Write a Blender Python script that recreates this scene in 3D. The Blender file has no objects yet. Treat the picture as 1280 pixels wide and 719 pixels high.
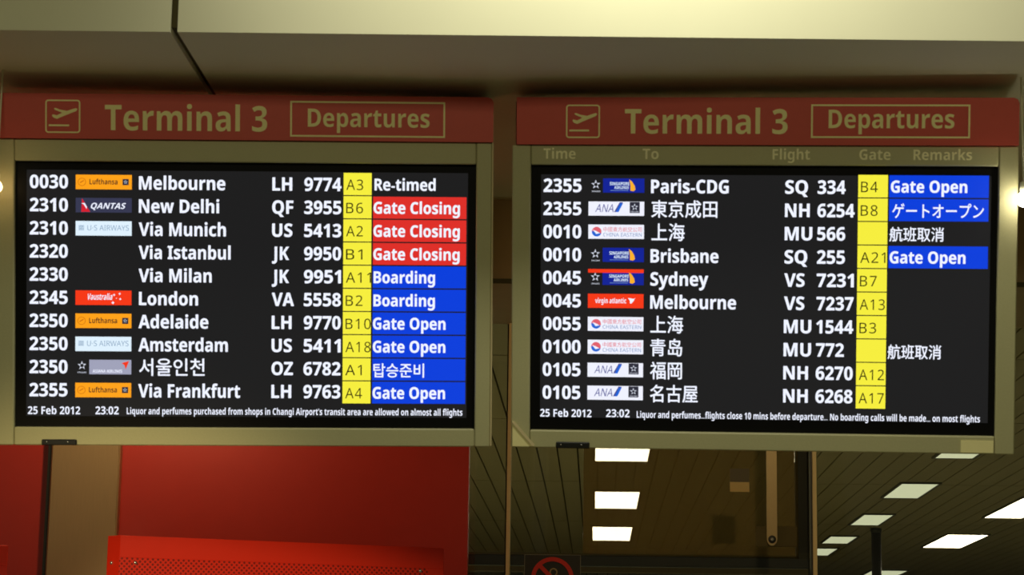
import bpy, math, random
from mathutils import Vector, Matrix, Euler

random.seed(4)
S = bpy.context.scene
C = S.collection

# ------------------------------------------------------------------ camera
CAM_Z = 1.6
F_PX = 2800.0
cam_d = bpy.data.cameras.new('camera')
cam_d.sensor_width = 36.0
cam_d.lens = F_PX / 1280 * 36
cam_d.clip_end = 200
cam_d.dof.use_dof = True
cam_d.dof.focus_distance = 8.0
cam_d.dof.aperture_fstop = 17
cam = bpy.data.objects.new('camera', cam_d)
C.objects.link(cam)
CAM_R = (Matrix.Rotation(math.radians(2.27), 3, 'Z')
         @ Matrix.Rotation(math.pi / 2 + 0.186728, 3, 'X')
         @ Matrix.Rotation(0.0145, 3, 'Z'))
cam.matrix_world = Matrix.Translation((0, 0, CAM_Z)) @ CAM_R.to_4x4()
S.camera = cam

# ------------------------------------------------------------------ world, exposure, room lamps
S.view_settings.view_transform = 'Standard'
S.view_settings.look = 'None'
S.view_settings.gamma = 1
S.view_settings.exposure = 0
S.view_settings.use_curve_mapping = False
W = bpy.data.worlds.new('world')
S.world = W
W.use_nodes = True
W.node_tree.nodes['Background'].inputs[0].default_value = (1.0, 0.93, 0.60, 1)
W.node_tree.nodes['Background'].inputs[1].default_value = 0.062


def lamp(name, kind, loc, target, energy, col, size=0.2, spot=None, blend=0.5):
    d = bpy.data.lights.new(name, kind)
    d.energy = energy
    d.color = col
    if kind == 'AREA':
        d.shape = 'RECTANGLE'
        d.size, d.size_y = size if isinstance(size, tuple) else (size, size)
    else:
        d.shadow_soft_size = size
    if spot:
        d.spot_size = math.radians(spot)
        d.spot_blend = blend
    o = bpy.data.objects.new(name, d)
    C.objects.link(o)
    o.location = loc
    o.rotation_euler = (Vector(target) - Vector(loc)).to_track_quat('-Z', 'Y').to_euler()
    return o


WARM = (1.0, 0.93, 0.58)
AMBER = (1.0, 0.78, 0.42)
# hall lamps behind the viewer
lamp('hall_ceiling_lamp', 'AREA', (0.0, -4.0, 4.0), (0, 4.2, 2.2), 68, WARM, (4.0, 0.6))
# wall washer in front of the bulkhead fascia
lamp('fascia_washer', 'SPOT', (0.10, 3.34, 3.36), (0.10, 3.95, 3.2), 32, (1.0, 0.97, 0.76), 0.08, 128, 0.40)
# accent spotlight from the left on the red metal screens
lamp('screen_spotlight', 'SPOT', (-1.22, 1.0, 2.62), (-0.86, 4.8, 1.58), 300, AMBER, 0.05, 19, 0.9)
# column downlight, then an added fill spot that brightens the beam and glass
lamp('column_downlight', 'SPOT', (-1.10, 5.20, 2.56), (-1.10, 5.36, 1.9), 9, AMBER, 0.03, 168, 0.5)
lamp('beam_fill', 'SPOT', (0.45, 4.60, 2.56), (0.24, 5.78, 2.34), 8, AMBER, 0.02, 105, 0.9)
# ceiling lamps of the far room outside the view
lamp('far_room_lamp', 'AREA', (-1.6, 9.5, 2.72), (-1.6, 9.5, 0), 110, WARM, (0.3, 1.2))
lamp('far_room_lamp', 'AREA', (4.6, 12.5, 2.72), (4.6, 12.5, 0), 24, (0.95, 1.0, 0.6), (0.3, 1.2))


# ------------------------------------------------------------------ helpers
def ray(px, py):
    return (CAM_R @ Vector(((px - 640) / F_PX, (359.5 - py) / F_PX, -1))).normalized()


def at_Y(px, py, Y):
    d = ray(px, py)
    return Vector((0, 0, CAM_Z)) + d * (Y / d.y)


def at_z(px, py, z):
    d = ray(px, py)
    return Vector((0, 0, CAM_Z)) + d * ((z - CAM_Z) / d.z)


def lin(c):
    c = c / 255.0
    return c / 12.92 if c <= 0.04045 else ((c + 0.055) / 1.055) ** 2.4


def rgb(r, g, b):
    return (lin(r), lin(g), lin(b), 1)


def mat(name, col, rough=0.6, metal=0.0, spec=0.5, noise=0.06, scale=40, bump=0.0, stretch=(1, 1, 1)):
    m = bpy.data.materials.new(name)
    m.use_nodes = True
    nt = m.node_tree
    b = nt.nodes['Principled BSDF']
    b.inputs['Roughness'].default_value = rough
    b.inputs['Metallic'].default_value = metal
    b.inputs['Specular IOR Level'].default_value = spec
    tc = nt.nodes.new('ShaderNodeTexCoord')
    mp = nt.nodes.new('ShaderNodeMapping')
    mp.inputs['Scale'].default_value = stretch
    nz = nt.nodes.new('ShaderNodeTexNoise')
    nz.inputs['Scale'].default_value = scale
    nz.inputs['Detail'].default_value = 4
    nt.links.new(tc.outputs['Object'], mp.inputs[0])
    nt.links.new(mp.outputs[0], nz.inputs['Vector'])
    mx = nt.nodes.new('ShaderNodeMix')
    mx.data_type = 'RGBA'
    mx.inputs[6].default_value = tuple(c * (1 - noise) for c in col[:3]) + (1,)
    mx.inputs[7].default_value = tuple(min(1, c * (1 + noise)) for c in col[:3]) + (1,)
    nt.links.new(nz.outputs['Fac'], mx.inputs[0])
    nt.links.new(mx.outputs[2], b.inputs['Base Color'])
    if bump:
        bp = nt.nodes.new('ShaderNodeBump')
        bp.inputs['Strength'].default_value = bump
        bp.inputs['Distance'].default_value = 0.002
        nt.links.new(nz.outputs['Fac'], bp.inputs['Height'])
        nt.links.new(bp.outputs[0], b.inputs['Normal'])
    return m


def emit(name, col, strength=1.0, base=(0.01, 0.01, 0.01, 1)):
    m = bpy.data.materials.new(name)
    m.use_nodes = True
    b = m.node_tree.nodes['Principled BSDF']
    b.inputs['Base Color'].default_value = base
    b.inputs['Roughness'].default_value = 0.5
    b.inputs['Specular IOR Level'].default_value = 0.1
    b.inputs['Emission Color'].default_value = col
    b.inputs['Emission Strength'].default_value = strength
    return m


class MB:
    """collects shapes; build() links them as ONE mesh object"""

    def __init__(self):
        self.v, self.f, self.mi, self.mats, self.smooth = [], [], [], [], []

    def slot(self, m):
        if m not in self.mats:
            self.mats.append(m)
        return self.mats.index(m)

    def add(self, verts, faces, m, smooth=False):
        k = len(self.v)
        s = self.slot(m)
        self.v += [tuple(p) for p in verts]
        self.f += [tuple(i + k for i in f) for f in faces]
        self.mi += [s] * len(faces)
        self.smooth += [smooth] * len(faces)
        return self

    def box(self, lo, hi, m, bev=0.0):
        x0, y0, z0 = lo
        x1, y1, z1 = hi
        if bev <= 0:
            v = [(x, y, z) for z in (z0, z1) for y in (y0, y1) for x in (x0, x1)]
            f = [(0, 2, 3, 1), (4, 5, 7, 6), (0, 1, 5, 4), (2, 6, 7, 3), (0, 4, 6, 2), (1, 3, 7, 5)]
            return self.add(v, f, m)
        b = bev
        v, f = [], []
        rings = []
        for z, ins in ((z0, b), (z0 + b, 0), (z1 - b, 0), (z1, b)):
            r = []
            for (x, y) in ((x0 + ins + (b if not ins else 0), y0 + ins), (x1 - ins - (b if not ins else 0), y0 + ins),
                           (x1 - ins, y0 + ins + (b if not ins else 0)), (x1 - ins, y1 - ins - (b if not ins else 0)),
                           (x1 - ins - (b if not ins else 0), y1 - ins), (x0 + ins + (b if not ins else 0), y1 - ins),
                           (x0 + ins, y1 - ins - (b if not ins else 0)), (x0 + ins, y0 + ins + (b if not ins else 0))):
                r.append(len(v))
                v.append((x, y, z))
            rings.append(r)
        for a, c in zip(rings, rings[1:]):
            for i in range(8):
                j = (i + 1) % 8
                f.append((a[i], a[j], c[j], c[i]))
        f.append(tuple(reversed(rings[0])))
        f.append(tuple(rings[-1]))
        return self.add(v, f, m)

    def prism(self, pts, z0, z1, m):
        n = len(pts)
        v = [(x, y, z0) for x, y in pts] + [(x, y, z1) for x, y in pts]
        f = [tuple(range(n - 1, -1, -1)), tuple(range(n, 2 * n))]
        f += [(i, (i + 1) % n, n + (i + 1) % n, n + i) for i in range(n)]
        return self.add(v, f, m)

    def flat(self, pts, z, m):
        return self.add([(x, y, z) for x, y in pts], [tuple(range(len(pts)))], m)

    def quad(self, u0, v0, u1, v1, z, m):
        return self.flat([(u0, v0), (u1, v0), (u1, v1), (u0, v1)], z, m)

    def ring(self, cx, cy, r0, r1, z0, z1, m, n=40, a0=0, a1=360):
        full = a1 - a0 >= 360
        k = n if full else n + 1
        v, f = [], []
        for i in range(k):
            a = math.radians(a0 + (a1 - a0) * i / n)
            for (r, z) in ((r0, z0), (r1, z0), (r1, z1), (r0, z1)):
                v.append((cx + r * math.cos(a), cy + r * math.sin(a), z))
        for i in range(n):
            j = (i + 1) % k
            for q in range(4):
                w = (q + 1) % 4
                f.append((i * 4 + q, j * 4 + q, j * 4 + w, i * 4 + w))
        return self.add(v, f, m)

    def bar(self, p, q, w, z0, z1, m):
        p, q = Vector(p), Vector(q)
        d = (q - p).normalized()
        n = Vector((-d.y, d.x)) * w / 2
        return self.prism([p - n, q - n, q + n, p + n], z0, z1, m)

    def frame(self, u0, v0, u1, v1, t, z0, z1, m):
        self.prism([(u0, v0), (u1, v0), (u1, v0 + t), (u0, v0 + t)], z0, z1, m)
        self.prism([(u0, v1 - t), (u1, v1 - t), (u1, v1), (u0, v1)], z0, z1, m)
        self.prism([(u0, v0 + t), (u0 + t, v0 + t), (u0 + t, v1 - t), (u0, v1 - t)], z0, z1, m)
        return self.prism([(u1 - t, v0 + t), (u1, v0 + t), (u1, v1 - t), (u1 - t, v1 - t)], z0, z1, m)

    def lathe(self, prof, m, n=24, o=(0, 0, 0), axis='z', smooth=True):
        v, f = [], []
        for (r, h) in prof:
            for i in range(n):
                a = 2 * math.pi * i / n
                x, y = r * math.cos(a), r * math.sin(a)
                p = (x, y, h) if axis == 'z' else (x, -h, y)
                v.append((p[0] + o[0], p[1] + o[1], p[2] + o[2]))
        for k in range(len(prof) - 1):
            for i in range(n):
                j = (i + 1) % n
                f.append((k * n + i, k * n + j, (k + 1) * n + j, (k + 1) * n + i))
        f.append(tuple(range(n - 1, -1, -1)))
        f.append(tuple((len(prof) - 1) * n + i for i in range(n)))
        return self.add(v, f, m, smooth)

    def build(self, name, parent=None, recenter=False):
        me = bpy.data.meshes.new(name)
        o_ = Vector((0, 0, 0))
        if recenter:
            xs, ys, zs = zip(*self.v)
            o_ = Vector(((min(xs) + max(xs)) / 2, (min(ys) + max(ys)) / 2, min(zs)))
        me.from_pydata([Vector(p) - o_ for p in self.v], [], self.f)
        for m in self.mats:
            me.materials.append(m)
        me.polygons.foreach_set('material_index', self.mi)
        me.polygons.foreach_set('use_smooth', self.smooth)
        me.update()
        o = bpy.data.objects.new(name, me)
        C.objects.link(o)
        o.location = o_
        if parent:
            o.parent = parent
        return o


def tag(o, label=None, cat=None, group=None, kind=None):
    for k, val in (('label', label), ('category', cat), ('group', group), ('kind', kind)):
        if val:
            o[k] = val
    return o


def empty(name, loc, rot=(0, 0, 0)):
    o = bpy.data.objects.new(name, None)
    o.empty_display_size = 0.1
    C.objects.link(o)
    o.location = loc
    o.rotation_euler = rot
    return o


_text_cache = {}


def styled(s, bold):
    """the same words in the font's sans-serif bold (or regular) letter forms"""
    up, lo, dg = (0x1D5D4, 0x1D5EE, 0x1D7EC) if bold else (0x1D5A0, 0x1D5BA, 0x1D7E2)
    r = ''
    for ch in s:
        if 'A' <= ch <= 'Z':
            ch = chr(up + ord(ch) - 65)
        elif 'a' <= ch <= 'z':
            ch = chr(lo + ord(ch) - 97)
        elif '0' <= ch <= '9':
            ch = chr(dg + ord(ch) - 48)
        r += ch
    return r


CAPH = {}


def text_mesh(s, off, shear=0.0, spacing=1.0):
    key = (s, off, shear, spacing)
    if key not in _text_cache:
        c = bpy.data.curves.new('lettering', 'FONT')
        c.body = s
        c.offset = off
        c.shear = shear
        c.space_character = spacing
        c.resolution_u = 3
        o = bpy.data.objects.new('lettering', c)
        C.objects.link(o)
        bpy.context.view_layer.update()
        dg = bpy.context.evaluated_depsgraph_get()
        me = bpy.data.meshes.new_from_object(o.evaluated_get(dg))
        _text_cache[key] = ([tuple(v.co) for v in me.vertices], [tuple(p.vertices) for p in me.polygons])
        bpy.data.objects.remove(o)
        bpy.data.curves.remove(c)
        bpy.data.meshes.remove(me)
    return _text_cache[key]


def text(mb, s, u0, u1, vb, h, z, m, off=0.03, shear=0.0, cjk=False, depth=0.0, spacing=1.0, thick=()):
    """lettering from u0 to u1 on baseline vb; h = cap height (Latin) or full height (East Asian)"""
    bold = off >= .03
    off = 0.0
    v, f = text_mesh(s if cjk else styled(s, bold), off, shear, spacing)
    if not cjk and bold not in CAPH:
        CAPH[bold] = max(p[1] for p in text_mesh(styled('H', bold), 0.0)[0])
    xs = [p[0] for p in v]
    ys = [p[1] for p in v]
    sx = (u1 - u0) / (max(xs) - min(xs))
    if cjk:
        sy = h / (max(ys) - min(ys))
        y0 = min(ys)
    else:
        sy = h / (CAPH[bold] + 2 * off)
        y0 = -off
    P = [(u0 + (x - min(xs)) * sx, vb + (y - y0) * sy, z) for x, y, _ in v]
    for k, (ax, ay) in enumerate(thick):
        mb.add([(x + ax * sx, y + ay * sy, z + .00001 * (k + 1)) for x, y, _ in P], f, m)
    if depth:
        n = len(P)
        P2 = [(x, y, z + depth) for x, y, _ in P]
        edges = {}
        for q in f:
            for a, b in zip(q, q[1:] + q[:1]):
                edges[(a, b)] = edges.get((a, b), 0) + 1
        sides = [(a, b, b + n, a + n) for (a, b) in edges if (b, a) not in edges]
        mb.add(P + P2, [tuple(i + n for i in q) for q in f] + sides, m)
    else:
        mb.add(P, f, m)
    return mb


# ------------------------------------------------------------------ materials
M = {}
M['plaster'] = mat('cream_painted_plaster', rgb(232, 230, 198), 0.75, noise=0.03, scale=8)
M['cream_trim'] = mat('cream_trim', rgb(205, 188, 140), 0.5)
M['joint'] = mat('dark_joint', rgb(84, 76, 48), 0.9)
M['beam'] = mat('brown_beam_panel', rgb(170, 140, 96), 0.5, noise=0.08, scale=12)
M['slat'] = mat('taupe_ceiling_slat', rgb(146, 132, 104), 0.5, noise=0.10, scale=6)
M['void'] = mat('black_void', rgb(9, 9, 8), 0.95)
M['floor'] = mat('beige_terrazzo', rgb(168, 170, 140), 0.5, noise=0.12, scale=60)
M['far'] = mat('dark_far_wall', rgb(34, 31, 24), 0.8)
M['red_wall'] = mat('red_laminate', rgb(176, 38, 26), 0.45, noise=0.06, scale=20)
M['metal'] = mat('brushed_metal', rgb(164, 132, 94), 0.36, metal=0.35, noise=0.10, scale=30, stretch=(12, 12, 0.5))
M['post'] = mat('tan_aluminium_post', rgb(238, 208, 150), 0.6)
M['darkframe'] = mat('dark_bronze_frame', rgb(30, 27, 20), 0.5)
M['bronze'] = mat('olive_bronze_rail', rgb(96, 84, 54), 0.8, spec=0.1)
M['bezel'] = mat('olive_grey_powder_coat', rgb(184, 180, 136), 0.5, noise=0.07, scale=300, bump=0.1)
M['bezel_edge'] = mat('pale_edge_strip', rgb(222, 205, 160), 0.3)
M['header'] = mat('crimson_sign_acrylic', rgb(206, 78, 64), 0.4, noise=0.04, scale=60)
M['gold'] = mat('pale_gold_vinyl', rgb(252, 240, 172), 0.5)
M['heading'] = mat('tan_heading_vinyl', rgb(255, 246, 200), 0.5)
M['black_plastic'] = mat('black_plastic', rgb(14, 14, 14), 0.4)
M['lcd_border'] = mat('black_screen_border', rgb(6, 6, 7), 0.5, spec=0.15)
M['steel'] = mat('bright_steel', rgb(220, 220, 215), 0.2, metal=0.9)
M['sticker'] = mat('pale_sticker', rgb(250, 240, 176), 0.6)
M['shell'] = mat('grey_lamp_frame', rgb(80, 76, 66), 0.5)
M['lcd'] = emit('dark_screen_glow', rgb(27, 27, 29))
M['white'] = emit('screen_white', rgb(236, 240, 255), 1.05)
M['yellow'] = emit('screen_yellow', rgb(246, 238, 62))
M['ink'] = emit('screen_black_ink', rgb(40, 36, 8))
M['blue'] = emit('screen_blue', rgb(4, 62, 220))
M['red'] = emit('screen_red', rgb(222, 46, 40))
M['lh_orange'] = emit('screen_orange', rgb(255, 162, 24))
M['lh_ink'] = emit('screen_navy_ink', rgb(66, 34, 30))
M['lh_ring'] = emit('screen_orange_line', rgb(206, 112, 14))
M['navy_tile'] = emit('screen_slate', rgb(54, 56, 82))
M['tail_red'] = emit('screen_tail_red', rgb(214, 30, 48))
M['ice'] = emit('screen_ice', rgb(224, 242, 255))
M['ice_ink'] = emit('screen_grey_blue', rgb(132, 162, 192))
M['scarlet'] = emit('screen_scarlet', rgb(246, 56, 22))
M['lilac'] = emit('screen_lilac_grey', rgb(160, 162, 186))
M['deep_blue'] = emit('screen_deep_blue', rgb(16, 34, 150))
M['bird'] = emit('screen_gold', rgb(250, 176, 44))
M['paper'] = emit('screen_paper', rgb(240, 242, 255))
M['ana_ink'] = emit('screen_indigo', rgb(70, 72, 150))
M['ana_blue'] = emit('screen_azure', rgb(30, 100, 214))
M['charcoal'] = emit('screen_charcoal', rgb(44, 44, 58))
M['star'] = emit('screen_star_white', rgb(205, 210, 225))
M['pink_ink'] = emit('screen_pink_red', rgb(226, 96, 110))
M['steel_ink'] = emit('screen_steel_blue', rgb(110, 140, 190))


def glass_mat(name, gloss, tint):
    m = bpy.data.materials.new(name)
    m.use_nodes = True
    nt = m.node_tree
    nt.nodes.remove(nt.nodes['Principled BSDF'])
    out = nt.nodes['Material Output']
    t = nt.nodes.new('ShaderNodeBsdfTransparent')
    t.inputs[0].default_value = tint
    g = nt.nodes.new('ShaderNodeBsdfGlossy')
    g.inputs['Roughness'].default_value = 0.02
    mx = nt.nodes.new('ShaderNodeMixShader')
    fr = nt.nodes.new('ShaderNodeFresnel')
    fr.inputs[0].default_value = gloss
    nt.links.new(fr.outputs[0], mx.inputs[0])
    nt.links.new(t.outputs[0], mx.inputs[1])
    nt.links.new(g.outputs[0], mx.inputs[2])
    nt.links.new(mx.outputs[0], out.inputs[0])
    return m


M['glass'] = glass_mat('clear_partition_glass', 1.45, (0.90, 0.90, 0.86, 1))


def hazed_glass():
    m = glass_mat('hazed_door_glass', 1.45, (0.9, 0.88, 0.82, 1))
    nt = m.node_tree
    out = nt.nodes['Material Output']
    src = out.inputs[0].links[0].from_socket
    d = nt.nodes.new('ShaderNodeBsdfDiffuse')
    d.inputs[0].default_value = rgb(186, 158, 104)
    mx = nt.nodes.new('ShaderNodeMixShader')
    mx.inputs[0].default_value = 0.46  # brown diffuse share paints a lit haze into the pane
    nt.links.new(src, mx.inputs[1])
    nt.links.new(d.outputs[0], mx.inputs[2])
    nt.links.new(mx.outputs[0], out.inputs[0])
    return m


M['hazed'] = hazed_glass()


def diffuser(name, col, st):
    return emit(name, col, st, (0.5, 0.5, 0.45, 1))


M['lamp_bright'] = diffuser('bright_light_diffuser', (1.0, 0.90, 0.66, 1), 12.0)
M['lamp_dim'] = diffuser('dim_light_diffuser', rgb(208, 213, 180), 1.0)
M['bulb'] = emit('white_bulb', (1.0, 0.92, 0.74, 1), 30)
M['glint_warm'] = emit('amber_glint', (1.0, 0.66, 0.30, 1), 14.0)


def perforated():
    m = mat('orange_red_perforated_sheet', rgb(240, 42, 6), 0.4, noise=0.04, scale=30)
    nt = m.node_tree
    b = nt.nodes['Principled BSDF']
    src = b.inputs['Base Color'].links[0].from_socket
    tc = nt.nodes.new('ShaderNodeTexCoord')
    sp = nt.nodes.new('ShaderNodeSeparateXYZ')
    nt.links.new(tc.outputs['Object'], sp.inputs[0])

    def mth(op, a, bb=None):
        n = nt.nodes.new('ShaderNodeMath')
        n.operation = op
        for i, q in enumerate((a, bb)):
            if q is None:
                continue
            if isinstance(q, (int, float)):
                n.inputs[i].default_value = q
            else:
                nt.links.new(q, n.inputs[i])
        return n.outputs[0]

    p = 0.0112

    def cell(dx, dz):
        a = mth('SUBTRACT', mth('FRACT', mth('ADD', mth('DIVIDE', sp.outputs['X'], p), dx + 100)), 0.5)
        c = mth('SUBTRACT', mth('FRACT', mth('ADD', mth('DIVIDE', sp.outputs['Z'], p), dz + 100)), 0.5)
        return mth('LESS_THAN', mth('SQRT', mth('ADD', mth('MULTIPLY', a, a), mth('MULTIPLY', c, c))), 0.22)

    hole = mth('MAXIMUM', cell(0, 0), cell(0.5, 0.5))
    mx = nt.nodes.new('ShaderNodeMix')
    mx.data_type = 'RGBA'
    nt.links.new(hole, mx.inputs[0])
    nt.links.new(src, mx.inputs[6])
    mx.inputs[7].default_value = rgb(140, 18, 6)
    nt.links.new(mx.outputs[2], b.inputs['Base Color'])
    return m


M['sheet'] = mat('orange_red_sheet', rgb(240, 42, 6), 0.4, noise=0.04, scale=30)
M['perf'] = perforated()

# ------------------------------------------------------------------ setting
CEIL = 2.8
SOFFIT = 2.79
BEAM_Y0, BEAM_Y1, BEAM_Z = 5.16, 5.75, 2.59
GLASS_Y = 5.78

tag(MB().box((-7, -6, -0.1), (9, 22, 0), M['floor']).build('floor'), kind='structure')

# bulkhead over the boards, in two runs with an open joint between them
eL, eR = at_z(0, 37.5, SOFFIT), at_z(1280, 51.5, SOFFIT)
sl = (eR.y - eL.y) / (eR.x - eL.x)
jx = at_z(218.3, 42, SOFFIT).x
JW = 0.0068


def edge(x):
    return eL.y + (x - eL.x) * sl


b = MB()
for x0, x1 in ((-4.5, jx - JW), (jx + JW, 5.5)):
    b.prism([(x0, edge(x0)), (x1, edge(x1)), (x1, BEAM_Y0 + 0.02), (x0, BEAM_Y0 + 0.02)], SOFFIT, 4.3, M['plaster'])
tag(b.build('wall_front'), kind='structure')
b = MB()
b.prism([(jx - JW, edge(jx) + 0.012), (jx + JW, edge(jx) + 0.012), (jx + JW, BEAM_Y0), (jx - JW, BEAM_Y0)],
        SOFFIT + 0.012, 4.28, M['joint'])
tag(b.build('trim_1'), kind='structure')
# beam under the bulkhead behind the boards, with a pale cornice strip
tag(MB().box((-4.5, BEAM_Y0, BEAM_Z), (5.5, BEAM_Y1, SOFFIT + 0.2), M['beam']).build('wall_back'), kind='structure')
z1, z0 = at_Y(628, 240, BEAM_Y0 - 0.01).z, at_Y(628, 248, BEAM_Y0 - 0.01).z
tag(MB().box((-4.5, BEAM_Y0 - 0.016, z0), (5.5, BEAM_Y0, SOFFIT), M['cream_trim']).build('trim_2'), kind='structure')
tag(MB().box((-4.5, BEAM_Y0 - 0.004, BEAM_Z - 0.004), (5.5, BEAM_Y0 + 0.006, BEAM_Z + 0.006), M['joint']).build('trim_3'), kind='structure')

# slatted ceiling of the room behind the glass
b = MB()
P = 0.0945
joints = [GLASS_Y - 0.03, 7.6, 9.3, 11.87, 14.4, 17.0, 19.5, 21.5]
x = -3.4
while x < 6.0:
    for a, c in zip(joints, joints[1:]):
        b.box((x, a + 0.006, CEIL), (x + P - 0.007, c - 0.006, CEIL + 0.012), M['slat'])
    x += P
b.box((-3.6, GLASS_Y - 0.03, CEIL + 0.05), (6.2, 21.6, CEIL + 0.08), M['void'])
tag(b.build('ceiling'), kind='structure')
tag(MB().box((-3.7, 21.5, 0), (6.3, 21.7, CEIL + 0.1), M['far']).build('wall_far'), kind='structure')
tag(MB().box((-3.8, BEAM_Y1, 0), (-3.6, 21.6, CEIL + 0.1), M['far']).build('wall_left'), kind='structure')
tag(MB().box((6.2, BEAM_Y1, 0), (6.4, 21.6, CEIL + 0.1), M['far']).build('wall_right'), kind='structure')

# glazed partition under the beam
win = tag(empty('window_1', (0, GLASS_Y, 0)), kind='structure')
p1, p2 = at_Y(636.6, 600, GLASS_Y).x, at_Y(1016.6, 640, GLASS_Y).x


def post(x, w):
    m = MB()
    m.box((x - w / 2, -0.045, 0), (x + w / 2, 0.02, BEAM_Z + 0.0), M['post'])
    m.box((x - w / 2 - 0.004, -0.028, 0), (x - w / 2, 0.02, BEAM_Z + 0.0), M['darkframe'])
    return m.build('window_post', win)


for x, w in ((p1, 0.0085), (p2, 0.0095), (p1 - 1.35, 0.009), (p2 + 1.45, 0.009)):
    post(x, w)
xs = [-3.6, p1 - 1.35, p1, p2, p2 + 1.45, 6.2]
for a, c in zip(xs, xs[1:]):
    MB().box((a + 0.001, -0.004, 0.02), (c - 0.001, 0.004, BEAM_Z + 0.02), M['glass']).build('glass_pane', win)

# inner glazed door leaf standing just behind the partition
DY = 6.1
d = tag(empty('door_1', (0, DY, 0)), kind='structure')
dl, dr = at_Y(700, 640, DY).x, at_Y(1003, 640, DY).x
zb0, zb1 = at_Y(850, 709, DY).z, at_Y(850, 697, DY).z
sw = 12 * DY / F_PX
b = MB()
b.box((dr - sw / 2, -0.02, zb0), (dr + sw / 2, 0.03, CEIL - 0.01), M['darkframe'])
b.box((-0.35, -0.02, zb0), (dr - sw / 2, 0.03, zb1), M['darkframe'])
b.build('door_frame', d)
b = MB()
b.box((dr - sw / 2 - 0.006, -0.025, zb1), (dr - sw / 2 - 0.001, 0.02, CEIL - 0.01), M['bronze'])
b.box((-0.35, -0.025, zb1 + 0.001), (dr - sw / 2 - 0.001, 0.02, zb1 + 0.006), M['bronze'])
b.box((dr + sw / 2 + 0.002, -0.025, 0.1), (dr + sw / 2 + 0.022, 0.02, CEIL - 0.01), M['bronze'])
b.box((-0.35, -0.025, zb0 - 0.018), (dr + sw / 2, 0.02, zb0 - 0.004), M['bronze'])
b.box((-0.35, -0.02, 0.02), (dr + sw / 2, 0.03, 0.12), M['darkframe'])
b.build('door_trim', d)
gl = at_Y(729, 640, DY).x
MB().box((gl, -0.004, zb1 + .007), (dr - sw / 2 - .007, 0.004, CEIL - 0.02), M['hazed']).build('door_glass', d)

# red panelled wall beside the glass
RY = 5.6
xr = at_Y(585, 640, RY).x
tag(MB().box((-4.4, RY, 0), (xr, RY + 0.05, BEAM_Z), M['red_wall']).build('wall_side'), kind='structure')

HEAVY = ((-.014, 0), (.014, 0), (0, .012), (0, -.012))
SEMI = ((-.010, 0), (.010, 0), (0, .008), (0, -.008))

# ------------------------------------------------------------------ departure boards
SW, SH = 0.886, 0.886 / 1.73


class Board:
    def __init__(self, name, loc, rot, label):
        self.root = tag(empty(name, loc, rot), label, 'display board', 'departure boards under the bulkhead')
        self.M = Matrix.Translation(loc) @ Euler(rot).to_matrix().to_4x4()
        self.I = self.M.inverted()

    def p(self, px, py, z=0.0):
        o = self.I @ Vector((0, 0, CAM_Z))
        q = self.I.to_3x3() @ ray(px, py)
        t = (z - o.z) / q.z
        r = o + q * t
        return r.x, r.y


LB = Board('departure_board', (-0.6816, 4.2336, 2.3814), (1.78304, -0.0142, 0.07228),
           'left departures board, Melbourne at 0030 in its top row and no column headings')
RB = Board('departure_board', (0.3101, 4.2323, 2.3804), (1.80529, 0.01081, -0.0493),
           'right departures board, Paris at 2355 in its top row under Time, To, Flight headings')


def star_mark(mb, u, v, r, z, m):
    for k in range(5):
        a = math.radians(90 + 72 * k)
        tip = (u + r * math.cos(a), v + r * math.sin(a))
        l = (u + r * 0.42 * math.cos(a + 0.75), v + r * 0.42 * math.sin(a + 0.75))
        q = (u + r * 0.42 * math.cos(a - 0.45), v + r * 0.42 * math.sin(a - 0.45))
        mb.flat([l, q, tip], z, m)


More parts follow.
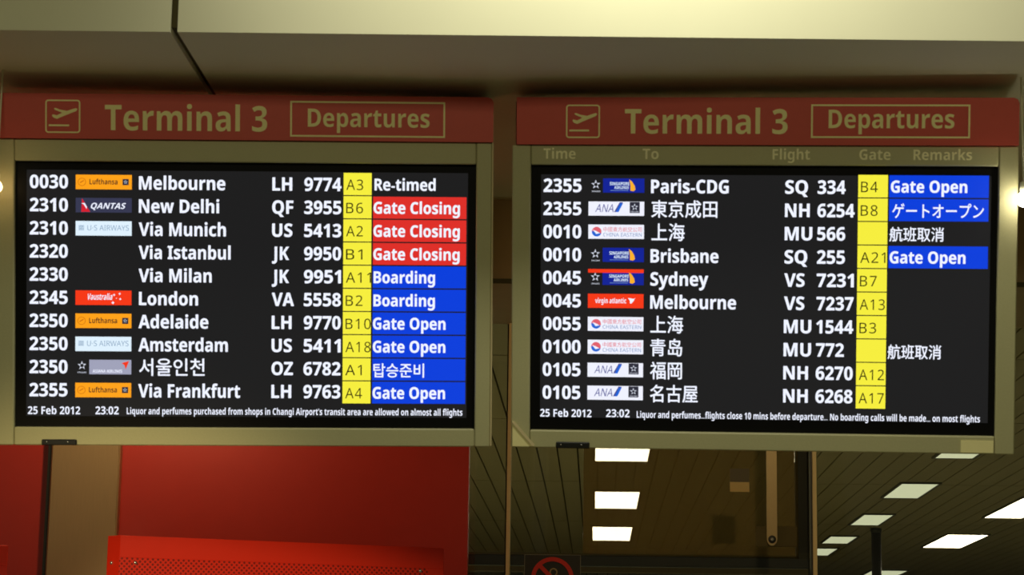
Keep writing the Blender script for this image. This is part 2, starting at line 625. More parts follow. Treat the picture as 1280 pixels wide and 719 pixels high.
def logo(kind, u0, v0, u1, v1):
    """one airline tile: coloured ground plus its lettering and emblem, flat on the screen"""
    mb = MB()
    w, h = u1 - u0, v1 - v0
    Z0, Z1, Z2 = 0.0016, 0.0020, 0.0024

    def U(a):
        return u0 + a * w

    def V(a):
        return v0 + a * h

    def poly(pts, z, m):
        mb.flat([(U(a), V(c)) for a, c in pts], z, M[m])

    if kind == 'orange':
        mb.quad(u0, v0, u1, v1, Z0, M['lh_orange'])
        text(mb, 'Lufthansa', U(.245), U(.745), V(.34), h * .36, Z1, M['lh_ink'], .03)
        mb.ring(U(.11), V(.5), h * .24, h * .28, Z1, Z1 + .0001, M['lh_ring'], 24)
        mb.bar((U(.075), V(.44)), (U(.145), V(.60)), h * .07, Z1, Z1 + .0001, M['lh_ring'])
        mb.quad(U(.835), V(.30), U(.945), V(.72), Z1, M['charcoal'])
        star_mark(mb, U(.89), V(.51), h * .15, Z2, M['star'])
    elif kind == 'slate':
        mb.quad(u0, v0, u1, v1, Z0, M['navy_tile'])
        poly([(.10, .04), (.26, .04), (.11, .98)], Z1, 'tail_red')
        poly([(.10, .62), (.16, .66), (.20, .40), (.20, .22), (.17, .40), (.14, .56)], Z2, 'white')
        text(mb, 'QANTAS', U(.27), U(.90), V(.26), h * .40, Z1, M['white'], .05, shear=.3)
    elif kind == 'ice':
        mb.quad(u0, v0, u1, v1, Z0, M['ice'])
        text(mb, 'U\u00b7S AIRWAYS', U(.21), U(.95), V(.36), h * .36, Z1, M['ice_ink'], .0)
        for k in range(4):
            mb.quad(U(.055), V(.38 + .09 * k), U(.15), V(.43 + .09 * k), Z1, M['ice_ink'])
    elif kind == 'australia':
        mb.quad(u0, v0, u1, v1, Z0, M['scarlet'])
        text(mb, 'Vaustralia', U(.22), U(.66), V(.36), h * .42, Z1, M['white'], .03, shear=.25)
        for a, c, r in ((.69, .70, .10), (.79, .78, .10), (.80, .42, .09), (.67, .16, .12), (.73, .48, .05)):
            mb.flat([(U(a) + h * r * (1 if k % 2 == 0 else .45) * math.cos(k * math.pi / 4),
                      V(c) + h * r * (1 if k % 2 == 0 else .45) * math.sin(k * math.pi / 4)) for k in range(8)], Z1, M['white'])
    elif kind == 'lilac':
        mb.quad(U(.25), v0, u1, v1, Z0, M['lilac'])
        star_mark(mb, U(.12), V(.60), h * .32, Z0, M['star'])
        text(mb, 'STAR ALLIANCE', U(.04), U(.20), V(.08), h * .09, Z0, M['star'], .05)
        text(mb, 'ASIANA AIRLINES', U(.31), U(.84), V(.12), h * .20, Z1, M['white'], .05)
        poly([(.83, .78), (.96, .92), (.90, .34), (.88, .62)], Z1, 'scarlet')
    elif kind in ('deep_blue', 'half'):
        mb.quad(U(.26), v0, u1, v1, Z0, M['deep_blue'])
        star_mark(mb, U(.13), V(.56), h * .34, Z0, M['star'])
        text(mb, 'STAR ALLIANCE', U(.06), U(.21), V(.04), h * .10, Z0, M['star'], .05)
        text(mb, 'SINGAPORE', U(.38), U(.73), V(.52), h * .22, Z1, M['ice'], .04)
        text(mb, 'AIRLINES', U(.46), U(.72), V(.26), h * .20, Z1, M['ice'], .04)
        mb.quad(U(.39), V(.13), U(.72), V(.17), Z1, M['steel_ink'])
        poly([(.75, .14), (.80, .10), (.84, .20), (.83, .46), (.78, .78), (.73, .92), (.75, .50)], Z1, 'bird')
        if kind == 'half':
            mb.quad(U(0), V(.86), u1, V(1.12), Z2, M['scarlet'])
    elif kind == 'white_indigo':
        mb.quad(u0, v0, u1, v1, Z0, M['paper'])
        text(mb, 'ANA', U(.12), U(.45), V(.26), h * .54, Z1, M['ana_ink'], .02, shear=.25)
        poly([(.46, .26), (.53, .26), (.62, .95), (.56, .95)], Z1, 'ana_ink')
        poly([(.49, .26), (.54, .26), (.62, .88), (.57, .88)], Z2, 'ana_blue')
        mb.quad(U(.74), V(.20), U(.92), V(.98), Z1, M['charcoal'])
        star_mark(mb, U(.83), V(.62), h * .26, Z2, M['star'])
        text(mb, 'STAR ALLIANCE', U(.76), U(.90), V(.25), h * .08, Z2, M['star'], .05)
    elif kind == 'white_pink':
        mb.quad(u0, v0, u1, v1, Z0, M['paper'])
        cx, cy, r = U(.15), V(.5), h * .34
        mb.flat([(cx + r * math.cos(math.radians(a)), cy + r * math.sin(math.radians(a))) for a in range(-20, 171, 10)], Z1, M['pink_ink'])
        mb.flat([(cx + r * math.cos(math.radians(a)), cy + r * math.sin(math.radians(a))) for a in range(170, 341, 10)], Z1, M['ana_blue'])
        mb.flat([(cx - r * .8, cy + r * .4), (cx - r * .1, cy - r * .5), (cx + r * .7, cy - r * .3), (cx, cy + r * .1)], Z2, M['paper'])
        text(mb, '\u4e2d\u570b\u6771\u65b9\u822a\u7a7a\u516c\u53f8', U(.27), U(.96), V(.50), h * .34, Z1, M['pink_ink'], .0, cjk=True)
        text(mb, 'CHINA EASTERN', U(.27), U(.96), V(.16), h * .26, Z1, M['steel_ink'], .0)
    elif kind == 'virgin':
        mb.quad(u0, v0, u1, v1, Z0, M['scarlet'])
        text(mb, 'virgin atlantic', U(.13), U(.69), V(.34), h * .36, Z1, M['white'], .03)
        poly([(.72, .72), (.83, .66), (.85, .74), (.82, .50), (.78, .32), (.76, .32), (.75, .56)], Z1, 'white')
    return mb


def pictogram(mb, B, x0, y0, x1, y1, z, m):
    u0, v1 = B.p(x0, y0)
    u1, v0 = B.p(x1, y1)
    w, h = u1 - u0, v1 - v0
    t = 0.0028
    r = 0.006
    d = 0.0012
    # rounded outline made of four bars and four quarter rings
    for a, c in (((u0 + r, v0), (u1 - r, v0 + t)), ((u0 + r, v1 - t), (u1 - r, v1)),
                 ((u0, v0 + r), (u0 + t, v1 - r)), ((u1 - t, v0 + r), (u1, v1 - r))):
        mb.prism([(a[0], a[1]), (c[0], a[1]), (c[0], c[1]), (a[0], c[1])], z, z + d, m)
    for cx, cy, s in ((u1 - r, v1 - r, 0), (u0 + r, v1 - r, 90), (u0 + r, v0 + r, 180), (u1 - r, v0 + r, 270)):
        mb.ring(cx, cy, r - t, r, z, z + d, m, 6, s, s + 90)

    def Q(a, c):
        return (u0 + a * w, v0 + c * h)
    # climbing aeroplane: fuselage, tail fin, wings
    mb.prism([Q(.19, .52), Q(.23, .46), Q(.33, .42), Q(.55, .52), Q(.88, .66), Q(.92, .72), Q(.88, .75), Q(.80, .73), Q(.52, .63), Q(.33, .53), Q(.25, .55), Q(.21, .56)], z, z + d, m)
    mb.prism([Q(.24, .74), Q(.28, .69), Q(.50, .60), Q(.64, .62), Q(.60, .67), Q(.42, .70), Q(.30, .75)], z, z + d * 1.1, m)
    mb.prism([Q(.10, .20), Q(.68, .20), Q(.68, .255), Q(.10, .255)], z, z + d, m)
    return mb


def build_board(B, g):
    """g: pixel measurements of this board read off the photograph, all on the board's own plane"""
    R = B.root
    hx, hy = SW / 2, SH / 2
    DEPTH = 0.11
    L, Rr = B.p(g['left'], 370)[0], B.p(g['right'], 370)[0]
    hdL, hdR = B.p(g['hl'], 150)[0], B.p(g['hr'], 150)[0]
    bot = B.p(*g['bot'])[1]
    h0 = B.p(*g['h_bot'])[1]
    h1 = B.p(*g['h_top'])[1]
    F = 0.014                                     # frame stands proud of the screen
    bz = M['bezel']
    MB().box((L + .004, bot + .004, -DEPTH), (Rr - .004, h1 - .004, -0.012), M['black_plastic'], .004).build('housing', R)
    MB().box((L, bot, -.05), (-hx, h0, F), bz, .002).build('side_rail', R)
    MB().box((hx, bot, -.05), (Rr, h0, F), bz, .002).build('side_rail', R)
    MB().box((-hx + .0006, bot, -.05), (hx - .0006, -hy, F - .001), bz, .002).build('bottom_rail', R)
    tr = MB().box((-hx + .0006, hy, -.05), (hx - .0006, h0, F - .001), bz, .002).build('top_rail', R)
    if g.get('edge'):
        tag(MB().box((Rr + .0002, bot + .002, -.05), (Rr + .003, h1 - .03, F + .002), M['bezel_edge'], .0008).build('edge_strip', R),
            'pale edge strip')
    # header sign
    zc = F + .006
    c = .010
    hd = MB().prism([(hdL, h0 + .001), (hdR, h0 + .001), (hdR, h1 - c), (hdR - c * .35, h1 - c * .3), (hdR - c, h1), (hdL, h1)], -.05, zc, M['header']).build('header_sign', R)
    mb = MB()
    x0, x1, yb, yt = g['title']
    u0, vb = B.p(x0, yb)
    u1, _ = B.p(x1, yb)
    _, vt = B.p(x0, yt)
    text(mb, 'Terminal 3', u0, u1, vb, vt - vb, zc, M['gold'], .045, depth=.001)
    mb.build('title_lettering', hd)
    mb = MB()
    a, bb = B.p(g['dep'][0], g['dep'][3])
    cc, dd = B.p(g['dep'][2], g['dep'][1])
    mb.frame(a, bb, cc, dd, .0034, zc, zc + .0012, M['gold'])
    x0, x1, yb, yt = g['deptext']
    u0, vb = B.p(x0, yb)
    u1, _ = B.p(x1, yb)
    _, vt = B.p(x0, yt)
    text(mb, 'Departures', u0, u1, vb, vt - vb, zc, M['gold'], .035, depth=.001)
    mb.build('departures_panel', hd)
    pictogram(MB(), B, *g['pict'], zc, M['gold']).build('departure_pictogram', hd)
    for (s, x0, x1) in g.get('heads', ()):
        u0, vb = B.p(x0, g['head_y'][1])
        u1, _ = B.p(x1, g['head_y'][1])
        vb = B.p(960, g['head_y'][1] + .5)[1]
        vt = B.p(960, g['head_y'][0] + .5)[1]
        text(MB(), s, u0, u1, vb, vt - vb, F - .001, M['heading'], .03, depth=.0006).build('column_heading', tr)
    # screen: black border with the lit picture on it
    sc = MB().box((-hx + .0005, -hy + .0005, -.01), (hx - .0005, hy - .0005, 0), M['lcd_border']).build('screen', R)
    a, t = B.p(g['act'][0], g['act'][1])
    c2, bo = B.p(g['act'][2], g['act'][3])
    MB().box((a, bo, .0002), (c2, t, .0008), M['lcd']).build('lit_picture', sc)
    cap = 16.4 * SW / 575
    Z = .0014
    n = 10
    vA = B.p(60 + g['dx'], g['base'][0])[1]
    vB = B.p(60 + g['dx'], g['base'][1])[1]
    vg0 = B.p(g['gate'][0] + 15, g['gate_y'][0])[1]
    vg1 = B.p(g['gate'][0] + 15, g['gate_y'][1])[1]
    gp = (vg0 - vg1) / n

    def X(px):
        return B.p(px, 370)[0]

    for i, (tm, lg, dest, fl, no, gate, st, scol) in enumerate(g['rows']):
        v = vA + (vB - vA) * i / (n - 1)
        text(MB(), tm, X(g['t'][0]), X(g['t'][1]), v, cap, Z, M['white'], .055, thick=SEMI).build('departure_time', sc)
        if lg:
            lo, hi = v - .0016 * (1 if g['dx'] == 0 else .5), v - .0016 + 18.2 * SW / 575
            logo(lg, X(g['logo'][0]), lo, X(g['logo'][1]), hi).build('airline_logo', sc)
        s, xa, xb, ck = dest
        if ck:
            text(MB(), s, X(xa), X(xb), v - .004, .0335, Z, M['white'], .012, cjk=True, thick=HEAVY).build('destination', sc)
        else:
            text(MB(), s, X(xa), X(xb), v - .0012, cap, Z, M['white'], .055, thick=SEMI).build('destination', sc)
        mb = MB()
        text(MB(), fl, X(g['f'][0]), X(g['f'][0] + g['fw'][fl]), v - .0012, cap, Z, M['white'], .05, thick=SEMI).build('airline_code', sc)
        text(mb, no, X(g['n'][0]), X(g['n'][0] + len(no) * 11.4 + .4), v - .0012, cap, Z, M['white'], .055, thick=SEMI)
        mb.build('flight_number', sc)
        y1 = vg0 - gp * i - .0010
        y0 = vg0 - gp * (i + 1) + .0010
        mb = MB().box((X(g['gate'][0]), y0, .0008), (X(g['gate'][1]), y1, .0014), M['yellow'])
        if gate:
            wpx = {2: 21, 3: 31.5}[len(gate)] * (1.0 if gate[1:2] != '1' or len(gate) == 3 else .98)
            text(mb, gate, X(g['gate'][0] + 3.4), X(g['gate'][0] + 3.4 + wpx), y0 + .0098, 13.0 * SW / 575, .0016, M['ink'], .004, spacing=1.15)
        mb.build('gate_box', sc)
        if st:
            s, xa, xb, ck = st
            mb = MB()
            if scol:
                mb.box((X(g['stat'][0]), y0, .0008), (X(g['stat'][1]), y1 - .0006, .0014), M[scol])
            if ck:
                text(mb, s, X(xa), X(xb), y0 + .006, g.get('ckh', .027), .0016, M['white'], .008, cjk=True, thick=HEAVY)
            else:
                text(mb, s, X(xa), X(xb), y0 + .0094, 14.6 * SW / 575, .0016, M['white'], .05, thick=SEMI)
            mb.build('status_box', sc)
    for nm, s, xa, xb, yb, h, off in g['foot']:
        vb = B.p((xa + xb) / 2, yb)[1]
        text(MB(), s, X(xa), X(xb), vb, h * SW / 575, Z, M['white'], off).build(nm, sc)
    # black sensor bar clipped under the lower rail
    a, bb = B.p(g['bar'][0], g['bar'][3], F)
    cc, dd = B.p(g['bar'][2], g['bar'][1], F)
    mb = MB().box((a, bb, F - .03), (cc, dd, F + .006), M['black_plastic'], .0015).build('sensor_bar', R)
    for q in (.15, .76):
        s = MB().lathe([(.0016, 0), (.0016, .0006), (.0008, .0012)], M['steel'], 10, (a + (cc - a) * q, (bb + dd) / 2 + .001, F + .006))
        s.build('screw', mb)


LUFT, US = 'orange', 'ice'
MEL = 'Melbourne'
LROWS = [
    ('0030', LUFT, ('Melbourne', 173.5, 281, 0), 'LH', '9774', 'A3', ('Re-timed', 467.5, 543.5, 0), None),
    ('2310', 'slate', ('New Delhi', 173.5, 273.5, 0), 'QF', '3955', 'B6', ('Gate Closing', 466.5, 574, 0), 'red'),
    ('2310', US, ('Via Munich', 173.5, 282, 0), 'US', '5413', 'A2', ('Gate Closing', 466.5, 574, 0), 'red'),
    ('2320', None, ('Via Istanbul', 173.5, 288, 0), 'JK', '9950', 'B1', ('Gate Closing', 466.5, 574, 0), 'red'),
    ('2330', None, ('Via Milan', 173.5, 264.5, 0), 'JK', '9951', 'A11', ('Boarding', 467, 543.5, 0), 'blue'),
    ('2345', 'australia', ('London', 174, 247.5, 0), 'VA', '5558', 'B2', ('Boarding', 467, 543.5, 0), 'blue'),
    ('2350', LUFT, ('Adelaide', 173.5, 260.5, 0), 'LH', '9770', 'B10', ('Gate Open', 466.5, 557, 0), 'blue'),
    ('2350', US, ('Amsterdam', 173.5, 285, 0), 'US', '5411', 'A18', ('Gate Open', 466.5, 557, 0), 'blue'),
    ('2350', 'lilac', ('\uc11c\uc6b8\uc778\ucc9c', 174.5, 256, 1), 'OZ', '6782', 'A1', ('\ud0d1\uc2b9\uc900\ube44', 467.5, 530.5, 1), 'blue'),
    ('2355', LUFT, ('Via Frankfurt', 173.5, 300.5, 0), 'LH', '9763', 'A4', ('Gate Open', 466.5, 557, 0), 'blue'),
]
RROWS = [
    ('2355', 'deep_blue', ('Paris-CDG', 813, 909.5, 0), 'SQ', '334', 'B4', ('Gate Open', 1112, 1207, 0), 'blue'),
    ('2355', 'white_indigo', ('\u6771\u4eac\u6210\u7530', 813.5, 895.5, 1), 'NH', '6254', 'B8', ('\u30b2\u30fc\u30c8\u30aa\u30fc\u30d7\u30f3', 1114, 1228, 1), 'blue'),
    ('0010', 'white_pink', ('\u4e0a\u6d77', 814, 855, 1), 'MU', '566', '', ('\u822a\u73ed\u53d6\u6d88', 1111, 1178.5, 1), None),
    ('0010', 'deep_blue', ('Brisbane', 813, 897.5, 0), 'SQ', '255', 'A21', ('Gate Open', 1111.5, 1206, 0), 'blue'),
    ('0045', 'half', ('Sydney', 813, 885, 0), 'VS', '7231', 'B7', None, None),
    ('0045', 'virgin', ('Melbourne', 813, 920, 0), 'VS', '7237', 'A13', None, None),
    ('0055', 'white_pink', ('\u4e0a\u6d77', 813.5, 854, 1), 'MU', '1544', 'B3', None, None),
    ('0100', 'white_pink', ('\u9752\u5c9b', 813.5, 853, 1), 'MU', '772', '', ('\u822a\u73ed\u53d6\u6d88', 1110.5, 1177, 1), None),
    ('0105', 'white_indigo', ('\u798f\u5ca1', 813.5, 853, 1), 'NH', '6270', 'A12', None, None),
    ('0105', 'white_indigo', ('\u540d\u53e4\u5c4b', 813.5, 873, 1), 'NH', '6268', 'A17', None, None),
]
FW = {'LH': 24.5, 'QF': 26, 'US': 25, 'JK': 21, 'VA': 27.5, 'OZ': 26.5, 'SQ': 28, 'NH': 30.5, 'MU': 34, 'VS': 25}
build_board(LB, dict(
    left=-4.5, right=613.5, hl=-4, hr=616.5, bot=(300, 556.8), h_bot=(300, 176.3), h_top=(300, 119.5), edge=True,
    title=(133, 335, 163.3, 131.8), dep=(363.5, 128.7, 556.5, 171.4), deptext=(385.5, 537, 159, 136.5), pict=(59, 125.2, 102.5, 167),
    act=(33.5, 212, 583, 522.5), base=(235.2, 495.4), dx=0, t=(37.3, 84.6), logo=(94.5, 164.5), f=(340,), n=(380,), fw=FW,
    gate=(428.8, 463.8), gate_y=(215.6, 505.0), stat=(465.8, 582.3), rows=LROWS,
    foot=[('date_text', '25 Feb 2012', 35.3, 100.7, 517.8, 9.6, .05), ('clock_text', '23:02', 119.8, 149, 518.0, 9.8, .05),
          ('ticker_text', "Liquor and perfumes purchased from shops in Changi Airport's transit area are allowed on almost all flights",
           159, 579, 518.8, 8.2, .045)],
    bar=(52.5, 549.3, 96, 556.3)))
build_board(RB, dict(
    left=640.5, right=1269.5, hl=647, hr=1272.5, bot=(950, 562.8), h_bot=(950, 182.2), h_top=(950, 122.3),
    title=(781.5, 984, 167.3, 136.8), dep=(1013, 131.2, 1211.5, 172.8), deptext=(1035, 1191.5, 160.5, 137.6), pict=(708.5, 131.3, 750.5, 173),
    heads=[('Time', 680, 720), ('To', 803.5, 823.5), ('Flight', 965.5, 1012), ('Gate', 1073.5, 1112.5), ('Remarks', 1141, 1214)], head_y=(186, 199),
    act=(676.5, 218, 1234.5, 529), base=(240.0, 498.6), dx=640, t=(679, 726), logo=(735, 804.5), f=(980.3,), n=(1020.8,), fw=FW,
    gate=(1071.2, 1108.2), gate_y=(218.0, 511.5), stat=(1110, 1234), rows=RROWS, ckh=.0275,
    foot=[('date_text', '25 Feb 2012', 676, 740.3, 521.2, 9.6, .05), ('clock_text', '23:02', 758.5, 788, 521.6, 9.8, .05),
          ('ticker_text', 'Liquor and perfumes...flights close 10 mins before departure... No boarding calls will be made... on most flights',
           797, 1227, 525.2, 8.2, .045)],
    bar=(695, 552.8, 737, 560.0)))

# pale triangular gusset at the lower left corner of the right board, and its rating label
R = RB.root
gp_ = [RB.p(640.5, 526, .016), RB.p(640.5, 558, .016), RB.p(668, 558.3, .016)]
g = tag(MB().prism([gp_[0], gp_[1], gp_[2]], .0142, .0158, M['sticker']).build('corner_plate', R), 'pale triangular corner plate')
MB().bar(RB.p(641.5, 527.5, .016), RB.p(667, 557, .016), .005, .0160, .0185, M['bezel_edge']).build('edge_strip', g)
a, bb = RB.p(1201, 566, .016)
cc, dd = RB.p(1242, 551.5, .016)
tag(MB().box((a, bb, .0132), (cc, dd, .0150), M['sticker']).build('rating_label', R), 'pale yellow label')


# ------------------------------------------------------------------ small glowing bulbs beside the boards
def bulb(name, px, py, Y, r, m, label):
    c = at_Y(px, py, Y)
    t = tag(empty(name, c), label, 'lamp')
    prof = [(r * math.sin(math.pi * k / 12) + 1e-4, -r * math.cos(math.pi * k / 12)) for k in range(13)]
    MB().lathe(prof, m, 20).build('bulb', t)
    MB().lathe([(r * .55, r * .85), (r * .55, r * 2.2), (r * .2, r * 2.4)], M['plaster'], 16).build('holder', t)
    MB().lathe([(.0018, r * 2.3), (.0018, SOFFIT - c.z)], M['plaster'], 8).build('rod', t)
    return t


bulb('glow_bulb', 1280.5, 249.5, 4.12, .0145, M['bulb'], 'small white glowing lamp at the right end of the right departures board')
bulb('glow_bulb', -5.0, 233.5, 4.09, .0115, M['glint_warm'], 'small amber glowing ball added for the glint at the left end of the left departures board')  # added bulb standing in for a warm highlight on the bezel

# ------------------------------------------------------------------ metal column and perforated screens
CY = 5.565
cl, cr = at_Y(58, 680, CY).x, at_Y(148.5, 600, CY).x
col = tag(empty('metal_column', ((cl + cr) / 2, CY, 0)), 'brushed tan metal column standing between the red wall panels', 'column')
hw = (cr - cl) / 2
MB().box((-hw, 0, 0), (hw, .033, BEAM_Z - .002), M['metal'], .004).build('casing', col)
tag(MB().box((-hw - .010, .01, 0), (-hw - .001, .033, BEAM_Z - .002), M['darkframe']).build('edge_groove', col), 'dark strip on the left edge')


def perforated_screen(pl, pr, w_flange, label, screws):
    """free-standing folded sheet; local x runs along the face, y back, z up"""
    d = (pr - pl)
    wd = math.hypot(d.x, d.y)
    ang = math.atan2(d.y, d.x)
    top = pl.z
    t = tag(empty('perforated_screen', (pl.x, pl.y, 0), (0, 0, ang)), label, 'metal screen', 'orange red perforated screens')
    TH = .002
    band, side = .047, .036
    m = MB()
    m.box((.0, 0, top - band), (wd, TH, top), M['sheet'], .0006)
    m.box((wd - side, 0, 0), (wd, TH, top - band - .0001), M['sheet'])
    m.box((.0, 0, 0), (wd - side - .0001, TH, .06), M['sheet'])
    m.box((wd - .003, TH, 0), (wd, .035, top), M['sheet'])
    m.box((0, TH, top - .003), (wd, .03, top), M['sheet'])
    m.build('frame_sheet', t)
    tag(MB().box((.0, 0, .0601), (wd - side - .0001, TH, top - band - .0001), M['perf']).build('perforated_sheet', t), 'sheet with rows of small round holes')
    # return flange folded back at the left end
    fa = math.radians(180 - 38) - ang
    dx, dy = w_flange * math.cos(fa), w_flange * math.sin(fa)
    fm = MB()
    fm.prism([(0, 0), (.0, TH), (dx, dy + TH), (dx, dy)], 0, top, M['sheet'])
    fm.build('side_flange', t)
    for (u, z, on) in screws:
        s = MB()
        s.lathe([(.0042, 0), (.0040, .0012), (.0025, .0028), (.0006, .0034)], M['steel'], 12, axis='y')
        o = s.build('screw', t)
        if on == 'face':
            o.location = (u * wd, 0, z)
        else:
            o.location = (dx * u, dy * u - .0005, z)
    return t, wd


pl = at_Y(150.5, 669.3, 4.80)
pr = at_z(555, 685.5, pl.z)
perforated_screen(pl, pr, .040, 'orange red perforated metal screen in front of the metal column, long sloping top edge',
                  [(.048, at_Y(180.5, 704, 4.82).z, 'face'), (.62, at_Y(139.5, 704, 4.82).z, 'flange'), (.925, at_Y(525, 717, 5.15).z, 'face')])
pr2 = at_z(10.5, 682, pl.z)
pl2 = pr2 - (pr - pl)
perforated_screen(pl2, pr2, .040, 'orange red perforated metal screen cut off by the left edge of the photo', [])


# ------------------------------------------------------------------ ceiling lights in the room behind the glass
def ceiling_light(pix, m, label, group):
    pts = [at_z(x, y, CEIL) for x, y in pix]
    ys = sorted(p.y for p in pts)
    xs_ = sorted(p.x for p in pts)
    x0, x1 = (xs_[0] + xs_[1]) / 2, (xs_[2] + xs_[3]) / 2
    y0, y1 = (ys[0] + ys[1]) / 2, (ys[2] + ys[3]) / 2
    t = tag(empty('ceiling_light', ((x0 + x1) / 2, (y0 + y1) / 2, CEIL - .004)), label, 'ceiling light', group)
    w, h = (x1 - x0) / 2, (y1 - y0) / 2
    f = .012
    q = MB()
    for lo, hi in (((-w - f, -h - f), (w + f, -h)), ((-w - f, h), (w + f, h + f)), ((-w - f, -h), (-w, h)), ((w, -h), (w + f, h))):
        q.box((lo[0], lo[1], -.006), (hi[0], hi[1], .004), M['shell'])
    q.build('light_frame', t)
    MB().box((-w + .0004, -h + .0004, -.003), (w - .0004, h - .0004, .003), m, .001).build('diffuser', t)
    return t


G1, G2, G3 = 'bright ceiling lights above the middle glass pane', 'dim ceiling lights behind the right glass pane', 'ceiling lights at the far right'
for q, m, lb, gr in (
    ([(743, 546), (815, 546), (809.5, 575), (745, 575)], 'lamp_bright', 'bright ceiling light just under the lower edge of the right board', G1),
    ([(742.5, 612.8), (798.5, 612.8), (797, 634.5), (745, 634.5)], 'lamp_bright', 'bright ceiling light, middle one of the column of three behind the glass', G1),
    ([(740.5, 656.8), (790.5, 657.5), (787, 675), (741, 674.5)], 'lamp_bright', 'bright ceiling light above the no smoking sign, lowest of the column of three', G1),
    ([(1197, 548), (1246, 548), (1219, 571.5), (1169.5, 571)], 'lamp_dim', 'dim ceiling light peeking out under the pale label of the right board', G2),
    ([(1126, 601), (1168, 605), (1148.7, 622.5), (1108.7, 620)], 'lamp_dim', 'largest dim ceiling light wholly in view, right of the tan glass post', G2),
    ([(1080, 641.7), (1115.5, 642.5), (1098.7, 655.5), (1063.7, 655)], 'lamp_dim', 'dim ceiling light just above the dark round pole', G2),
    ([(1042, 669), (1072, 670), (1057.5, 679), (1025, 677.5)], 'lamp_dim', 'small dim ceiling light near the tan glass post, upper of the two there', G2),
    ([(1019, 684), (1046, 685), (1035, 693.5), (1004, 693)], 'lamp_dim', 'small dim ceiling light partly hidden by the tan glass post', G2),
    ([(1271, 621), (1318, 622), (1288, 646.5), (1237.5, 646)], 'lamp_bright', 'bright ceiling light cut off by the right edge of the photo', G3),
    ([(1182.5, 666.7), (1231, 668), (1202.5, 684.5), (1157.5, 682.5)], 'lamp_bright', 'bright slanted ceiling light at lower right, whole in view', G3),
    ([(1090, 712), (1131, 712.5), (1118, 722), (1072, 722)], 'lamp_dim', 'ceiling light at the bottom edge behind the dark round pole', G3),
):
    ceiling_light(q, M[m], lb, gr)

pp = at_Y(1095, 660, 14.7)
t = tag(empty('support_pole', (pp.x, 14.7, 0)), 'dark slim pole rising to the slatted ceiling in the far room', 'pole')
MB().lathe([(.032, 0.01), (.032, CEIL - .02)], M['darkframe'], 20).build('shaft', t)
MB().lathe([(.07, 0), (.07, .012), (.036, .02)], M['darkframe'], 20).build('base_plate', t)
MB().lathe([(.034, CEIL - .03), (.036, CEIL - .01), (.036, CEIL)], M['darkframe'], 20).build('collar', t)

# ------------------------------------------------------------------ things fixed to the glass
GF = GLASS_Y - .0045
sx0, sz1 = at_Y(655.5, 693.5, GF).x, at_Y(690, 693.5, GF).z
sx1 = at_Y(726, 693.5, GF).x
cx, cz = at_Y(690.5, 723.5, GF).x, at_Y(690.5, 723.5, GF).z
M['sign_plate'] = mat('smoky_sign_plate', rgb(44, 40, 32), 0.5)
M['sign_line'] = mat('grey_sign_border', rgb(130, 122, 100), 0.5)
M['sign_red'] = mat('sign_red', rgb(226, 44, 24), 0.5)
M['sign_tan'] = mat('sign_tan', rgb(176, 148, 92), 0.5)
sg = tag(empty('no_smoking_sign', (cx, GF, cz), (math.pi / 2, 0, 0)), 'square dark no smoking sign with red ring stuck on the glass', 'sign')
hwid = (sx1 - sx0) / 2
hh = sz1 - cz
MB().box((-hwid, -hwid * 1.25, .0002), (hwid, hh, .003), M['sign_plate'], .001).build('plate', sg)
MB().frame(-hwid, -hwid * 1.25, hwid, hh, .0015, .003, .0036, M['sign_line']).build('border', sg)
rr = 26.5 * GF / F_PX
m = MB()
m.ring(0, 0, rr * .80, rr, .0042, .0052, M['sign_red'], 48)
m.bar((-rr * .62, rr * .62), (rr * .62, -rr * .62), rr * .2, .0043, .0053, M['sign_red'])
m.build('prohibition_ring', sg)
m = MB()
m.ring(rr * .05, rr * .30, rr * .13, rr * .19, .0034, .0040, M['sign_tan'], 20, -60, 240)
m.ring(rr * .25, rr * .02, rr * .10, rr * .15, .0034, .0040, M['sign_tan'], 20, -90, 120)
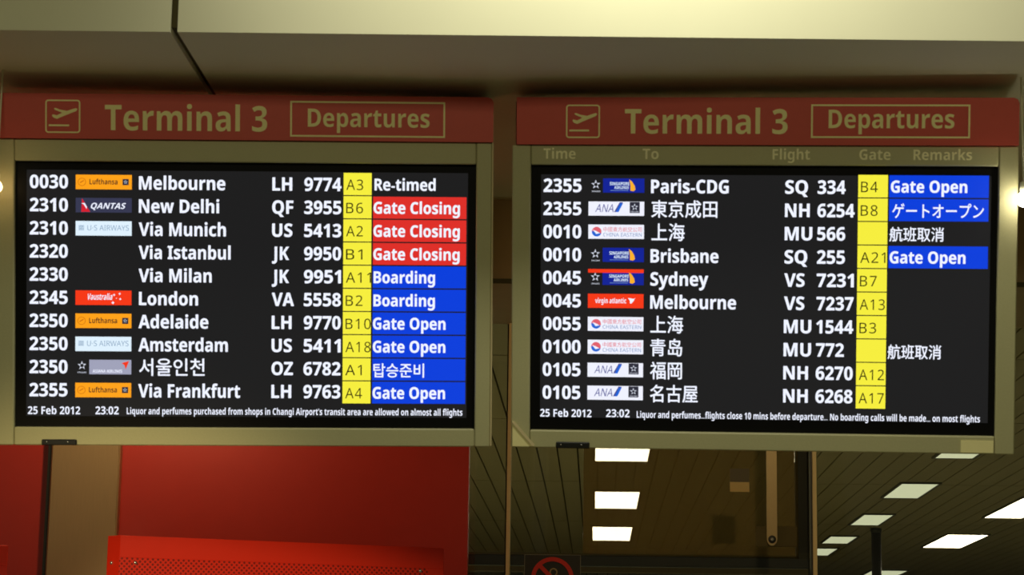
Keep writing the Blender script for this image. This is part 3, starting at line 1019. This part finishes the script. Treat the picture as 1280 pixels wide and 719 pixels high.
m.prism([(-rr * .6, -rr * .34), (rr * .34, -rr * .34), (rr * .34, -rr * .18), (-rr * .6, -rr * .18)], .0034, .0040, M['sign_tan'])
m.prism([(rr * .38, -rr * .34), (rr * .52, -rr * .34), (rr * .52, -rr * .18), (rr * .38, -rr * .18)], .0034, .0040, M['sign_red'])
m.build('cigarette_pictogram', sg)

# small square patch; the glow of its lit lower half is painted tan
c = at_Y(924.5, 615, GF)
w = 12 * GF / F_PX
ht = 29 * GF / F_PX
t = tag(empty('lit_patch', (c.x, GF, c.z), (math.pi / 2, 0, 0)), 'small square patch on the glass, its lower half painted tan as if lit', 'sticker')
M['patch_dark'] = mat('brown_patch', rgb(92, 78, 48), 0.6)
M['patch_lit'] = mat('tan_lit_patch', rgb(206, 172, 106), 0.6)
MB().box((-w, ht * .42, .0003), (w, ht, .0016), M['patch_dark']).build('upper_half', t)
tag(MB().box((-w, 0, .0003), (w, ht * .419, .0018), M['patch_lit']).build('lower_half', t), 'lower half painted lighter tan as if lit')

# hanging strap with a bolt through its rounded end, on a dark patch plate
c = at_Y(964.5, 675, GF)
t = tag(empty('hanging_strap', (c.x, GF - .012, c.z), (math.pi / 2, 0, 0)), 'tan metal strap with rounded bolted end hanging before the glass', 'strap')
w = 6.4 * GF / F_PX
m = MB()
pts = [(-w, BEAM_Z - c.z), (-w, 0)] + [(w * math.cos(math.radians(a)), w * math.sin(math.radians(a)) * 1.2) for a in range(195, 346, 15)] + [(w, 0), (w, BEAM_Z - c.z)]
m.prism(pts, 0, .004, mat('tan_strap_metal', rgb(178, 152, 106), 0.45, metal=.3, scale=80))
m.build('strap_bar', t)
m = MB()
m.lathe([(w * .75, .0041), (w * .75, .006), (w * .5, .0065)], M['darkframe'], 18)
m.lathe([(w * .36, .0066), (w * .32, .010), (w * .1, .011)], M['steel'], 12)
m.build('bolt', t)
pw = 25 * GF / F_PX
MB().box((-pw * .8, -.018, -.0112), (pw * 1.25, .034, -.004), M['bronze'], .001).build('patch_plate', t)
